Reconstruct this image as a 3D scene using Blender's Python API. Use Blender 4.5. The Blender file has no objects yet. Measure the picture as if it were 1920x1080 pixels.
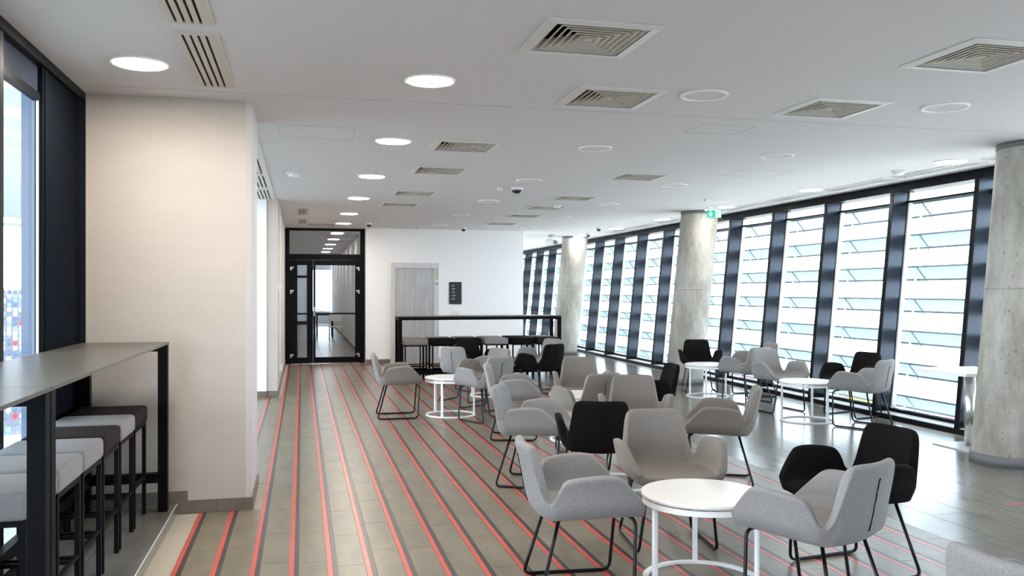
import bpy, bmesh, math, random
from mathutils import Vector, Matrix

random.seed(7)
scene = bpy.context.scene
col = scene.collection
PI = math.pi

# ------------------------------------------------------------------ camera
YAW = math.atan(394 / 1620.0)
cam_data = bpy.data.cameras.new('camera')
cam_data.sensor_width = 36.0
cam_data.lens = 1620 / 1920.0 * 36.0
cam_data.shift_y = 6 / 1920.0
cam_data.clip_end = 500
cam = bpy.data.objects.new('camera', cam_data)
cam.location = (0, 0, 1.5)
cam.rotation_euler = (PI / 2, 0, -YAW)
col.objects.link(cam)
scene.camera = cam

# ------------------------------------------------------------------ world, exposure
world = bpy.data.worlds.new('overcast_sky')
scene.world = world
world.use_nodes = True
bg = world.node_tree.nodes['Background']
bg.inputs[0].default_value = (0.785, 0.885, 1.0, 1)
bg.inputs[1].default_value = 3.6
LAMP = 42.0
scene.view_settings.view_transform = 'Standard'
scene.view_settings.look = 'None'
scene.view_settings.gamma = 1.0
scene.view_settings.use_curve_mapping = False
scene.view_settings.exposure = 1.78
scene.cycles.max_bounces = 10
scene.cycles.diffuse_bounces = 6
scene.cycles.transparent_max_bounces = 24
scene.cycles.sample_clamp_indirect = 3.0


# ------------------------------------------------------------------ materials
def new_mat(name):
    m = bpy.data.materials.new(name)
    m.use_nodes = True
    nt = m.node_tree
    return m, nt, nt.nodes['Principled BSDF']


def mat(name, rgb, rough=0.6, metal=0.0, noise=0.0, scale=20.0, bump=0.0, bscale=80.0, spec=0.5, stretch=(1, 1, 1),
        rgb2=None, coords='Object', distort=0.0):
    m, nt, b = new_mat(name)
    b.inputs['Roughness'].default_value = rough
    b.inputs['Metallic'].default_value = metal
    b.inputs['Specular IOR Level'].default_value = spec
    b.inputs['Base Color'].default_value = (*rgb, 1)
    if noise or bump:
        if coords == 'World':
            g = nt.nodes.new('ShaderNodeNewGeometry')
            src = g.outputs['Position']
        else:
            tc = nt.nodes.new('ShaderNodeTexCoord')
            src = tc.outputs['Object']
        mp = nt.nodes.new('ShaderNodeMapping')
        mp.inputs['Scale'].default_value = stretch
        nt.links.new(src, mp.inputs['Vector'])
        if noise:
            n = nt.nodes.new('ShaderNodeTexNoise')
            n.inputs['Scale'].default_value = scale
            n.inputs['Detail'].default_value = 6
            n.inputs['Roughness'].default_value = 0.65
            n.inputs['Distortion'].default_value = distort
            nt.links.new(mp.outputs[0], n.inputs['Vector'])
            r = nt.nodes.new('ShaderNodeValToRGB')
            c2 = rgb2 if rgb2 else tuple(max(0, x * (1 - noise)) for x in rgb)
            r.color_ramp.elements[0].position = 0.32
            r.color_ramp.elements[1].position = 0.68
            r.color_ramp.elements[0].color = (*c2, 1)
            r.color_ramp.elements[1].color = (*rgb, 1)
            nt.links.new(n.outputs['Fac'], r.inputs['Fac'])
            nt.links.new(r.outputs[0], b.inputs['Base Color'])
        if bump:
            n2 = nt.nodes.new('ShaderNodeTexNoise')
            n2.inputs['Scale'].default_value = bscale
            n2.inputs['Detail'].default_value = 4
            nt.links.new(mp.outputs[0], n2.inputs['Vector'])
            bp = nt.nodes.new('ShaderNodeBump')
            bp.inputs['Strength'].default_value = bump
            bp.inputs['Distance'].default_value = 0.01
            nt.links.new(n2.outputs['Fac'], bp.inputs['Height'])
            nt.links.new(bp.outputs[0], b.inputs['Normal'])
    return m


def glass_mat(name, tint=(0.96, 0.985, 0.99), ior=1.45):
    m = bpy.data.materials.new(name)
    m.use_nodes = True
    nt = m.node_tree
    nt.nodes.remove(nt.nodes['Principled BSDF'])
    out = nt.nodes['Material Output']
    tr = nt.nodes.new('ShaderNodeBsdfTransparent')
    tr.inputs[0].default_value = (*tint, 1)
    gl = nt.nodes.new('ShaderNodeBsdfGlossy')
    gl.inputs['Roughness'].default_value = 0.02
    lw = nt.nodes.new('ShaderNodeLayerWeight')
    lw.inputs['Blend'].default_value = 0.5
    pw = nt.nodes.new('ShaderNodeMath')
    pw.operation = 'POWER'
    pw.inputs[1].default_value = 4.0
    nt.links.new(lw.outputs['Facing'], pw.inputs[0])
    fr = nt.nodes.new('ShaderNodeMath')
    fr.operation = 'MULTIPLY_ADD'
    fr.inputs[1].default_value = 0.45
    fr.inputs[2].default_value = (ior - 1.0) * 0.055
    nt.links.new(pw.outputs[0], fr.inputs[0])
    mx = nt.nodes.new('ShaderNodeMixShader')
    nt.links.new(fr.outputs[0], mx.inputs[0])
    nt.links.new(tr.outputs[0], mx.inputs[1])
    nt.links.new(gl.outputs[0], mx.inputs[2])
    nt.links.new(mx.outputs[0], out.inputs[0])
    return m


def frit_mat(name, colr, clear):
    m = bpy.data.materials.new(name)
    m.use_nodes = True
    nt = m.node_tree
    nt.nodes.remove(nt.nodes['Principled BSDF'])
    out = nt.nodes['Material Output']
    tr = nt.nodes.new('ShaderNodeBsdfTransparent')
    tr.inputs[0].default_value = (*colr, 1)
    df = nt.nodes.new('ShaderNodeBsdfTranslucent')
    df.inputs[0].default_value = (*colr, 1)
    mx = nt.nodes.new('ShaderNodeMixShader')
    mx.inputs[0].default_value = 1 - clear
    nt.links.new(tr.outputs[0], mx.inputs[1])
    nt.links.new(df.outputs[0], mx.inputs[2])
    nt.links.new(mx.outputs[0], out.inputs[0])
    return m


def emit_mat(name, rgb, strength):
    m, nt, b = new_mat(name)
    b.inputs['Base Color'].default_value = (*rgb, 1)
    b.inputs['Emission Color'].default_value = (*rgb, 1)
    b.inputs['Emission Strength'].default_value = strength
    return m


def fabric_mat(name, rgb, rgb2, sheen=0.12):
    m, nt, b = new_mat(name)
    b.inputs['Roughness'].default_value = 0.95
    b.inputs['Specular IOR Level'].default_value = 0.15
    b.inputs['Sheen Weight'].default_value = sheen
    tc = nt.nodes.new('ShaderNodeTexCoord')
    n = nt.nodes.new('ShaderNodeTexNoise')
    n.inputs['Scale'].default_value = 420
    n.inputs['Detail'].default_value = 3
    mp = nt.nodes.new('ShaderNodeMapping')
    mp.inputs['Scale'].default_value = (1, 1, 0.35)
    nt.links.new(tc.outputs['Object'], mp.inputs[0])
    nt.links.new(mp.outputs[0], n.inputs['Vector'])
    r = nt.nodes.new('ShaderNodeValToRGB')
    r.color_ramp.elements[0].position = 0.35
    r.color_ramp.elements[1].position = 0.65
    r.color_ramp.elements[0].color = (*rgb2, 1)
    r.color_ramp.elements[1].color = (*rgb, 1)
    nt.links.new(n.outputs['Fac'], r.inputs['Fac'])
    nt.links.new(r.outputs[0], b.inputs['Base Color'])
    bp = nt.nodes.new('ShaderNodeBump')
    bp.inputs['Strength'].default_value = 0.25
    bp.inputs['Distance'].default_value = 0.002
    nt.links.new(n.outputs['Fac'], bp.inputs['Height'])
    nt.links.new(bp.outputs[0], b.inputs['Normal'])
    return m


def tile_mat(name, rgb, rgb2, rough, spec):
    m = mat(name, rgb, rough=rough, noise=1, rgb2=rgb2, scale=3.2, coords='World', stretch=(2.2, 0.8, 1), distort=0.3, spec=spec)
    return m


def concrete_mat(name):
    m, nt, b = new_mat(name)
    b.inputs['Roughness'].default_value = 0.75
    tc = nt.nodes.new('ShaderNodeTexCoord')
    mp = nt.nodes.new('ShaderNodeMapping')
    mp.inputs['Scale'].default_value = (1, 1, 0.35)
    nt.links.new(tc.outputs['Object'], mp.inputs[0])
    n = nt.nodes.new('ShaderNodeTexNoise')
    n.inputs['Scale'].default_value = 3.4
    n.inputs['Detail'].default_value = 9
    n.inputs['Roughness'].default_value = 0.7
    nt.links.new(mp.outputs[0], n.inputs['Vector'])
    r = nt.nodes.new('ShaderNodeValToRGB')
    e = r.color_ramp.elements
    e[0].position, e[0].color = 0.3, (0.20, 0.185, 0.155, 1)
    e[1].position, e[1].color = 0.72, (0.52, 0.505, 0.47, 1)
    k = e.new(0.5)
    k.color = (0.36, 0.34, 0.295, 1)
    nt.links.new(n.outputs['Fac'], r.inputs['Fac'])
    v = nt.nodes.new('ShaderNodeTexNoise')          # pits and specks
    v.inputs['Scale'].default_value = 38
    v.inputs['Detail'].default_value = 2
    nt.links.new(tc.outputs['Object'], v.inputs['Vector'])
    r2 = nt.nodes.new('ShaderNodeValToRGB')
    r2.color_ramp.elements[0].position, r2.color_ramp.elements[0].color = 0.27, (0.45, 0.43, 0.4, 1)
    r2.color_ramp.elements[1].position, r2.color_ramp.elements[1].color = 0.34, (1, 1, 1, 1)
    nt.links.new(v.outputs['Fac'], r2.inputs['Fac'])
    mx = nt.nodes.new('ShaderNodeMixRGB')
    mx.blend_type = 'MULTIPLY'
    mx.inputs[0].default_value = 1
    nt.links.new(r.outputs[0], mx.inputs[1])
    nt.links.new(r2.outputs[0], mx.inputs[2])
    nt.links.new(mx.outputs[0], b.inputs['Base Color'])
    bp = nt.nodes.new('ShaderNodeBump')
    bp.inputs['Strength'].default_value = 0.25
    bp.inputs['Distance'].default_value = 0.01
    nt.links.new(n.outputs['Fac'], bp.inputs['Height'])
    nt.links.new(bp.outputs[0], b.inputs['Normal'])
    return m


M = dict(
    ceiling=mat('ceiling_paint', (0.685, 0.67, 0.675), 0.9, bump=0.03, bscale=120),
    seam=mat('ceiling_seam', (0.47, 0.47, 0.48), 0.9),
    white=mat('white_wall_paint', (0.92, 0.92, 0.925), 0.85, bump=0.03, bscale=90),
    beige=mat('beige_plaster', (0.53, 0.475, 0.425), 0.9, noise=0.07, scale=2.0, bump=0.12, bscale=60, stretch=(0.6, 0.6, 2.5)),
    chamfer=mat('white_corner_bead', (0.52, 0.49, 0.47), 0.85, bump=0.1, bscale=60),
    skirt=mat('skirting_tile', (0.19, 0.165, 0.135), 0.5, noise=0.3, scale=6),
    grout=mat('tile_grout', (0.42, 0.38, 0.31), 0.8),
    grout2=mat('dark_tile_grout', (0.07, 0.066, 0.06), 0.8),
    tile=tile_mat('floor_tile', (0.235, 0.205, 0.150), (0.155, 0.137, 0.104), 0.33, 0.35),
    tile2=tile_mat('floor_tile_grey', (0.20, 0.19, 0.165), (0.14, 0.135, 0.12), 0.20, 0.5),
    red=mat('red_strip_tile', (0.62, 0.10, 0.075), 0.32, noise=0.2, scale=4, coords='World'),
    dark=mat('charcoal_strip_tile', (0.055, 0.05, 0.056), 0.34, noise=0.25, scale=4, coords='World'),
    black=mat('black_powder_coat', (0.005, 0.005, 0.006), 0.45, spec=0.06),
    frame=mat('black_aluminium', (0.006, 0.0065, 0.008), 0.4, spec=0.1),
    fin=mat('dark_blue_grey_metal', (0.026, 0.030, 0.037), 0.24, metal=0.9),
    bead=mat('pale_glazing_bead', (0.80, 0.81, 0.82), 0.5),
    legmetal=mat('black_leg_tube', (0.006, 0.006, 0.007), 0.3, spec=0.25),
    whitemetal=mat('white_powder_coat', (0.86, 0.86, 0.86), 0.4),
    tabletop=mat('white_laminate', (0.88, 0.87, 0.85), 0.35, noise=0.03, scale=3),
    bartop=mat('grey_laminate', (0.085, 0.078, 0.064), 0.33, noise=0.08, scale=30),
    grey=fabric_mat('grey_fabric', (0.30, 0.287, 0.282), (0.19, 0.182, 0.18)),
    taupe=fabric_mat('grey_fabric_lit_tone', (0.25, 0.224, 0.20), (0.16, 0.143, 0.13)),  # grey fabric again, warm light and shade put into its colour
    darkf=fabric_mat('dark_brown_fabric', (0.0075, 0.006, 0.006), (0.004, 0.0032, 0.0033), 0.0),
    brownf=fabric_mat('brown_black_fabric', (0.034, 0.025, 0.023), (0.02, 0.0155, 0.0145), 0.0),
    seamf=mat('seam_thread', (0.006, 0.0055, 0.0055), 0.95, spec=0.05),
    steel=mat('brushed_steel', (0.78, 0.77, 0.76), 0.4, metal=0.75, noise=0.12, scale=3, stretch=(5, 5, 0.5)),
    steel2=mat('brushed_steel_door', (0.64, 0.63, 0.62), 0.42, metal=0.8, noise=0.25, scale=2.5, stretch=(5, 5, 0.6)),
    chrome=mat('polished_steel', (0.75, 0.75, 0.76), 0.2, metal=1.0),
    concrete=concrete_mat('raw_concrete'),
    collar=mat('grey_column_base', (0.17, 0.165, 0.17), 0.6),
    glass=glass_mat('clear_glass'),
    doorglass=glass_mat('door_glass', (0.90, 0.92, 0.94), 1.5),
    blade=frit_mat('fritted_glass', (0.375, 0.42, 0.432), 0.4),
    rail=mat('blade_rail_metal', (0.22, 0.25, 0.29), 0.5),
    lamp=emit_mat('lamp_diffuser', (1.0, 0.91, 0.80), LAMP),
    lampk=emit_mat('lamp_diffuser_dim', (1.0, 0.93, 0.85), 10.0),
    lampc=emit_mat('lamp_diffuser_cool', (1.0, 0.965, 0.93), LAMP * 0.7),
    trim=mat('lamp_trim', (0.84, 0.83, 0.81), 0.5),
    grille=mat('grille_paint', (0.58, 0.535, 0.47), 0.55),
    grillew=mat('grille_paint_white', (0.72, 0.71, 0.695), 0.5),
    panel=mat('matt_black_panel', (0.010, 0.012, 0.016), 0.5, spec=0.0),
    void=mat('grille_void', (0.02, 0.019, 0.018), 0.9),
    spandrel=mat('spandrel_panel', (0.035, 0.042, 0.062), 0.4, spec=0.05),
    outcol=mat('outer_blue_grey_column', (0.15, 0.215, 0.335), 0.6),
    plastic=mat('white_plastic', (0.80, 0.80, 0.79), 0.45),
    dome=mat('smoked_dome', (0.03, 0.03, 0.035), 0.15),
    green=emit_mat('exit_green', (0.0, 0.36, 0.23), 0.25),
    exitw=emit_mat('exit_white', (0.95, 1.0, 0.97), 0.12),
    sign=mat('sign_black', (0.022, 0.022, 0.028), 0.5),
    signtext=mat('sign_print', (0.45, 0.45, 0.47), 0.6),
    step=mat('stand_concrete', (0.42, 0.44, 0.48), 0.9),
    seatb=mat('seat_blue', (0.10, 0.14, 0.23), 0.5),
    seatl=mat('seat_light_blue', (0.22, 0.36, 0.55), 0.5),
    seatw=mat('seat_white', (0.62, 0.65, 0.68), 0.5),
    seatr=mat('seat_red', (0.62, 0.04, 0.06), 0.5),
    seatg=mat('seat_grey', (0.17, 0.19, 0.23), 0.5),
    roofw=mat('stand_roof_white', (0.62, 0.66, 0.70), 0.7),
    truss=mat('truss_steel', (0.35, 0.40, 0.46), 0.6),
    ground=mat('pale_ground', (0.62, 0.58, 0.52), 0.95, noise=0.25, scale=0.15, coords='World'),
    pink=mat('pink_paint', (0.75, 0.10, 0.22), 0.6),
    yellow=mat('yellow_paint', (0.80, 0.52, 0.04), 0.6),
    sky=mat('light_blue_paint', (0.25, 0.42, 0.65), 0.6),
    pitch=mat('added_ground_grey', (0.24, 0.25, 0.23), 0.9, noise=0.2, scale=0.2, coords='World'),
    cable=mat('conduit_white', (0.78, 0.77, 0.75), 0.6),
)


# ------------------------------------------------------------------ helpers
class MB:
    """collects shapes in world (or thing-local) coordinates"""

    def __init__(self):
        self.v, self.f = [], []

    def add(self, vs, fs):
        o = len(self.v)
        self.v += [tuple(p) for p in vs]
        self.f += [tuple(i + o for i in q) for q in fs]
        return self

    def box(self, x0, x1, y0, y1, z0, z1):
        vs = [(x0, y0, z0), (x1, y0, z0), (x1, y1, z0), (x0, y1, z0), (x0, y0, z1), (x1, y0, z1), (x1, y1, z1), (x0, y1, z1)]
        return self.add(vs, [(0, 3, 2, 1), (4, 5, 6, 7), (0, 1, 5, 4), (1, 2, 6, 5), (2, 3, 7, 6), (3, 0, 4, 7)])

    def hexa(self, vs):
        return self.add(vs, [(0, 3, 2, 1), (4, 5, 6, 7), (0, 1, 5, 4), (1, 2, 6, 5), (2, 3, 7, 6), (3, 0, 4, 7)])

    def cyl(self, c, r0, r1, z0, z1, n=24, lean=0.0):
        vs = []
        for z, r in ((z0, r0), (z1, r1)):
            for i in range(n):
                a = 2 * PI * i / n
                vs.append((c[0] + r * math.cos(a) + lean * z, c[1] + r * math.sin(a), z))
        fs = [(i, (i + 1) % n, n + (i + 1) % n, n + i) for i in range(n)]
        fs += [tuple(range(n - 1, -1, -1)), tuple(range(n, 2 * n))]
        return self.add(vs, fs)

    def ring(self, c, ri, ro, z0, z1, n=40):
        vs = []
        for z in (z0, z1):
            for r in (ri, ro):
                for i in range(n):
                    a = 2 * PI * i / n
                    vs.append((c[0] + r * math.cos(a), c[1] + r * math.sin(a), z))
        A, B, C, D = 0, n, 2 * n, 3 * n
        fs = []
        for i in range(n):
            j = (i + 1) % n
            fs += [(A + i, A + j, B + j, B + i), (C + i, D + i, D + j, C + j), (B + i, B + j, D + j, D + i), (A + j, A + i, C + i, C + j)]
        return self.add(vs, fs)

    def lathe(self, c, prof, n=24):
        vs, fs = [], []
        for r, z in prof:
            for i in range(n):
                a = 2 * PI * i / n
                vs.append((c[0] + r * math.cos(a), c[1] + r * math.sin(a), z))
        for k in range(len(prof) - 1):
            for i in range(n):
                j = (i + 1) % n
                fs.append((k * n + i, k * n + j, (k + 1) * n + j, (k + 1) * n + i))
        fs.append(tuple(range(n - 1, -1, -1)))
        m = (len(prof) - 1) * n
        fs.append(tuple(range(m, m + n)))
        return self.add(vs, fs)

    def tube(self, pts, r, n=8):
        pts = [Vector(p) for p in pts]
        vs, fs = [], []
        prev = None
        for i, p in enumerate(pts):
            d = (pts[min(i + 1, len(pts) - 1)] - pts[max(i - 1, 0)]).normalized()
            if prev is None:
                a = Vector((0, 0, 1)) if abs(d.z) < 0.9 else Vector((1, 0, 0))
                prev = d.cross(a).normalized()
            u = (prev - d * prev.dot(d)).normalized()
            prev = u
            w = d.cross(u)
            for k in range(n):
                a = 2 * PI * k / n
                vs.append(p + u * (r * math.cos(a)) + w * (r * math.sin(a)))
        for i in range(len(pts) - 1):
            for k in range(n):
                j = (k + 1) % n
                fs.append((i * n + k, i * n + j, (i + 1) * n + j, (i + 1) * n + k))
        fs.append(tuple(range(n - 1, -1, -1)))
        m = (len(pts) - 1) * n
        fs.append(tuple(range(m, m + n)))
        return self.add(vs, fs)

    def bar(self, a, b, w, h):
        """square bar from a to b"""
        a, b = Vector(a), Vector(b)
        d = (b - a).normalized()
        up = Vector((0, 0, 1)) if abs(d.z) < 0.95 else Vector((0, 1, 0))
        s = d.cross(up).normalized()
        t = s.cross(d).normalized()
        s, t = s * w / 2, t * h / 2
        return self.hexa([a - s - t, a + s - t, b + s - t, b - s - t, a - s + t, a + s + t, b + s + t, b - s + t])

    def prism(self, poly, axis, a0, a1):
        """extrude a 2-D polygon; axis 0/1/2 = extrusion axis, the polygon fills the other two in order"""
        vs = []
        n = len(poly)
        for a in (a0, a1):
            for p in poly:
                q = [p[0], p[1]]
                q.insert(axis, a)
                vs.append(tuple(q))
        fs = [tuple(range(n)), tuple(range(2 * n - 1, n - 1, -1))]
        fs += [(i, n + i, n + (i + 1) % n, (i + 1) % n) for i in range(n)]
        return self.add(vs, fs)

    def mesh(self, name, m, smooth=False, origin=(0, 0, 0)):
        me = bpy.data.meshes.new(name)
        ox, oy, oz = origin
        me.from_pydata([(x - ox, y - oy, z - oz) for x, y, z in self.v], [], self.f)
        bm = bmesh.new()
        bm.from_mesh(me)
        bmesh.ops.recalc_face_normals(bm, faces=bm.faces)
        bm.to_mesh(me)
        bm.free()
        me.materials.append(M[m])
        if smooth:
            me.polygons.foreach_set('use_smooth', [len(p.vertices) <= 4 for p in me.polygons])
        return me

    def build(self, name, m, parent=None, smooth=False, local=False):
        """world coordinates unless local; the mesh is stored relative to its parent (or to its own base)"""
        if parent is not None:
            org = (0, 0, 0) if local else world_loc(parent)
            o = bpy.data.objects.new(name, self.mesh(name, m, smooth, org))
            o.parent = parent
        else:
            xs, ys, zs = zip(*self.v)
            org = ((min(xs) + max(xs)) / 2, (min(ys) + max(ys)) / 2, min(zs))
            o = bpy.data.objects.new(name, self.mesh(name, m, smooth, org))
            o.location = org
        col.objects.link(o)
        return o


def world_loc(o):
    v = Vector((0, 0, 0))
    while o is not None:
        v = v + Vector(o.location)
        o = o.parent
    return v


def tag(o, label=None, cat=None, group=None, kind=None):
    if label: o['label'] = label
    if cat: o['category'] = cat
    if group: o['group'] = group
    if kind: o['kind'] = kind
    return o


def thing(name, loc, label, cat, group=None, rz=0.0, kind=None):
    o = bpy.data.objects.new(name, None)
    o.empty_display_size = 0.1
    o.location = loc
    o.rotation_euler = (0, 0, rz)
    col.objects.link(o)
    return tag(o, label, cat, group, kind)


def struct(name, mb, m, label=None, smooth=False):
    return tag(mb.build(name, m, None, smooth), label, kind='structure')


def structgroup(name, loc, label=None):
    o = bpy.data.objects.new(name, None)
    o.empty_display_size = 0.1
    o.location = loc
    col.objects.link(o)
    return tag(o, label, kind='structure')


def copy_tree(o, parent=None):
    c = o.copy()
    col.objects.link(c)
    c.parent = parent
    for ch in list(o.children):
        copy_tree(ch, c)
    return c


def B(x0, x1, y0, y1, z0, z1):
    return MB().box(x0, x1, y0, y1, z0, z1)


def bevel_mesh(me, width, seg=2):
    bm = bmesh.new()
    bm.from_mesh(me)
    bmesh.ops.bevel(bm, geom=bm.edges[:], offset=width, segments=seg, affect='EDGES', profile=0.6)
    for f in bm.faces: f.smooth = True
    bm.to_mesh(me)
    bm.free()


def rounded(pts, r, n=5):
    """round the corners of an open polyline"""
    pts = [Vector(p) for p in pts]
    out = [pts[0]]
    for i in range(1, len(pts) - 1):
        a = (pts[i - 1] - pts[i]).normalized()
        b = (pts[i + 1] - pts[i]).normalized()
        p0, p1 = pts[i] + a * r, pts[i] + b * r
        for k in range(n + 1):
            t = k / n
            out.append(p0 * (1 - t) ** 2 + pts[i] * 2 * t * (1 - t) + p1 * t * t)
    out.append(pts[-1])
    return out


H = 2.805            # ceiling height
YB, YE = -3.5, 31.0  # room ends
XL = -1.42           # window wall
LEAN = 0.10          # outward lean of facade and columns


def fx(z):
    return 6.70 + LEAN * z


# ------------------------------------------------------------------ floor
floor = struct('floor', B(-1.6, 7.0, YB, YE, -0.25, -0.004), 'grout', 'tiled floor with red and charcoal stripes')
sT, cT = math.sin(YAW), math.cos(YAW)


def view(x, y, z=0.0):
    t = x * sT + y * cT
    if t < 0.5: return None
    u = (x * cT - y * sT) / t
    return 960 + 1620 * u, 546 + 1620 * (1.5 - z) / t, t


P0, PW = -0.676, 0.203
B(P0 + 22 * PW - 0.002, 6.9, YB, YE, -0.006, -0.003).build('dark_grout_bed', 'grout2', floor)
NST = 22
WALLS = [(-1.6, -0.338, 6.2, 7.0), (-1.6, -0.338, 12.7, 40), (-1.6, -0.82, YB, 6.2)]


def blocked(x0, x1, y0, y1):
    for a, b, c, d in WALLS:
        if x1 > a and x0 < b and y1 > c and y0 < d: return True
    if y1 > 18.1 and x0 < 4.65: return True
    return False


tiles = []
colx = [(-1.40, -1.10), (-1.098, -0.888), (-0.886, P0 - 0.003)]
for k in range(NST):
    colx.append((P0 + k * PW + 0.053, P0 + (k + 1) * PW - 0.003))
x = P0 + NST * PW
while x < 6.66:
    colx.append((x, min(x + 0.300, 6.66)))
    x += 0.305
rt = random.Random(3)
for ci, (a, b) in enumerate(colx):
    L = 0.61 if b - a > 0.16 else 0.60
    y = YB + rt.random() * L
    while y < YE - L:
        if blocked(a, b, y, y + L):
            segs = []
            if not blocked(a, b, y, y + 0.02):      # tile cut at a wall
                e = y
                while e < y + L and not blocked(a, b, e, e + 0.02): e += 0.02
                segs.append((y, e))
            elif not blocked(a, b, y + L - 0.02, y + L):
                e = y + L
                while e > y and not blocked(a, b, e - 0.02, e): e -= 0.02
                segs.append((e, y + L))
            for (p, q) in segs:
                tiles.append((a, b, p + 0.0015, q - 0.0015, False))
        else:
            full = abs((b - a) - 0.147) < 1e-4 or abs((b - a) - 0.300) < 1e-4
            tiles.append((a, b, y + 0.0015, y + L - 0.0015, full))
        y += L


def seen_area(t):
    a, b, c, d, full = t
    p = view((a + b) / 2, (c + d) / 2)
    if not full or p is None or not (-40 < p[0] < 1960 and 546 < p[1] < 1120): return 0
    q = [view(a, c), view(b, c), view(b, d), view(a, d)]
    if any(w is None for w in q): return 0
    s = 0
    for i in range(4):
        s += q[i][0] * q[(i + 1) % 4][1] - q[(i + 1) % 4][0] * q[i][1]
    return abs(s) / 2


tiles.sort(key=seen_area, reverse=True)
tmesh = {}
for t in tiles[:300]:
    a, b, c, d, _ = t
    key = (round(b - a, 3), round(d - c, 3))
    if key not in tmesh:
        w, l = (b - a) / 2, (d - c) / 2
        tmesh[key] = B(-w, w, -l, l, -0.006, 0.0).mesh('tile', 'tile' if b - a < 0.2 else 'tile2')
    o = bpy.data.objects.new('tile', tmesh[key])
    o.location = Vector(((a + b) / 2, (c + d) / 2, 0)) - floor.location
    o.parent = floor
    col.objects.link(o)
for nm, sel, m in (('narrow_tile_field', lambda w: w < 0.25, 'tile'), ('wide_tile_field', lambda w: w >= 0.25, 'tile2')):
    mb = MB()
    for a, b, c, d, _ in tiles[300:]:
        if sel(b - a): mb.box(a, b, c, d, -0.006, 0.0)
    tag(mb.build(nm, m, floor), kind='stuff')
for k in range(NST):
    x0 = P0 + k * PW
    segs = [(YB, 18.34)] if x0 < 1.25 else [(YB, 18.06)]
    if x0 < -0.34: segs = [(YB, 6.18), (7.02, 12.68)]
    for (a, b) in segs:
        B(x0, x0 + 0.0265, a, b, -0.006, 0.0).build('red_stripe', 'red', floor)
        B(x0 + 0.028, x0 + 0.0505, a, b, -0.006, 0.0).build('dark_stripe', 'dark', floor)
tp = tag(MB().hexa([(4.80, 5.07, -0.001), (5.24, 5.02, -0.001), (5.25, 5.055, -0.001), (4.81, 5.105, -0.001),
                    (4.80, 5.07, 0.001), (5.24, 5.02, 0.001), (5.25, 5.055, 0.001), (4.81, 5.105, 0.001)]).build('floor_tape', 'red'),
         'short faded red tape mark on the grey tiles near the right column', 'tape')

# raised platform by the left window
plat = struct('floor_platform', B(-1.40, -0.822, YB, 6.2, -0.02, 0.062), 'grout', 'low tiled platform under the window bar')
y = 6.19
while y > YB + 0.6:
    for a, b in ((-1.40, -1.112), (-1.109, -0.822)):
        B(a, b, y - 0.596, y, 0.06, 0.068).build('tile', 'tile2', plat)
    B(-0.823, -0.815, y - 0.597, y, 0.0, 0.066).build('riser_tile', 'tile2', plat)
    y -= 0.6
B(-0.819, -0.8145, YB, 6.19, 0.064, 0.069).build('edge_trim', 'grillew', plat)

# ------------------------------------------------------------------ ceiling
DF = [(1.44, 4.25, 'largest square air grille at the top centre of the ceiling'), (2.02, 5.51, 'second square air grille below the largest one'),
      (3.67, 4.05, 'square air grille cut by the top right edge'), (3.67, 5.46, 'square air grille between the two big ceiling discs at right'),
      (1.42, 7.65, 'square air grille right of the second aisle lamp'), (1.44, 9.24, 'square air grille right of the third aisle lamp'),
      (1.45, 11.47, 'square air grille right of the fourth aisle lamp'), (1.43, 13.0, 'square air grille right of the fifth aisle lamp'),
      (3.72, 9.22, 'square air grille alone near the middle right of the ceiling'), (3.70, 11.53, 'square air grille second in the row toward the far column'),
      (3.70, 12.97, 'square air grille third in the row toward the far column'), (3.72, 14.42, 'square air grille fourth in the row toward the far column'),
      (3.74, 16.2, 'square air grille closest to the far column'), (0.36, 17.2, 'square air grille just before the glass door')]
HOLE = 0.252
cx_ = sorted({-1.6, 7.3} | {round(d[0] + q, 4) for d in DF for q in (-HOLE, HOLE)})
cy_ = sorted({YB, YE} | {round(d[1] + q, 4) for d in DF for q in (-HOLE, HOLE)})
cmb = MB()
for xx in cx_:
    for yy in cy_: cmb.v.append((xx, yy, H))
ny = len(cy_)
for a in range(len(cx_) - 1):
    for b in range(ny - 1):
        mx_, my_ = (cx_[a] + cx_[a + 1]) / 2, (cy_[b] + cy_[b + 1]) / 2
        if any(abs(mx_ - d[0]) < HOLE and abs(my_ - d[1]) < HOLE for d in DF): continue
        cmb.f.append((a * ny + b, a * ny + b + 1, (a + 1) * ny + b + 1, (a + 1) * ny + b))
cmb.box(-1.6, 7.3, YB, YE, H + 0.2, H + 0.25)
ceil = struct('ceiling', cmb, 'ceiling', 'white plaster ceiling')
B(-1.42, 7.0, 5.94, 5.946, H - 0.0015, H + 0.01).build('joint_line', 'seam', ceil)


def access_panel(x0, x1, y0, y1):
    m = MB()
    w = 0.004
    m.box(x0, x1, y0, y0 + w, H - 0.0015, H + 0.01).box(x0, x1, y1 - w, y1, H - 0.0015, H + 0.01)
    m.box(x0, x0 + w, y0, y1, H - 0.0015, H + 0.01).box(x1 - w, x1, y0, y1, H - 0.0015, H + 0.01)
    m.build('access_panel_edge', 'seam', ceil)


for a in ((-0.18, 0.42, 7.0, 7.57), (-0.2, 0.38, 9.6, 10.15), (3.04, 3.5, 6.2, 6.55), (4.6, 5.2, 8.4, 8.9)): access_panel(*a)

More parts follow.
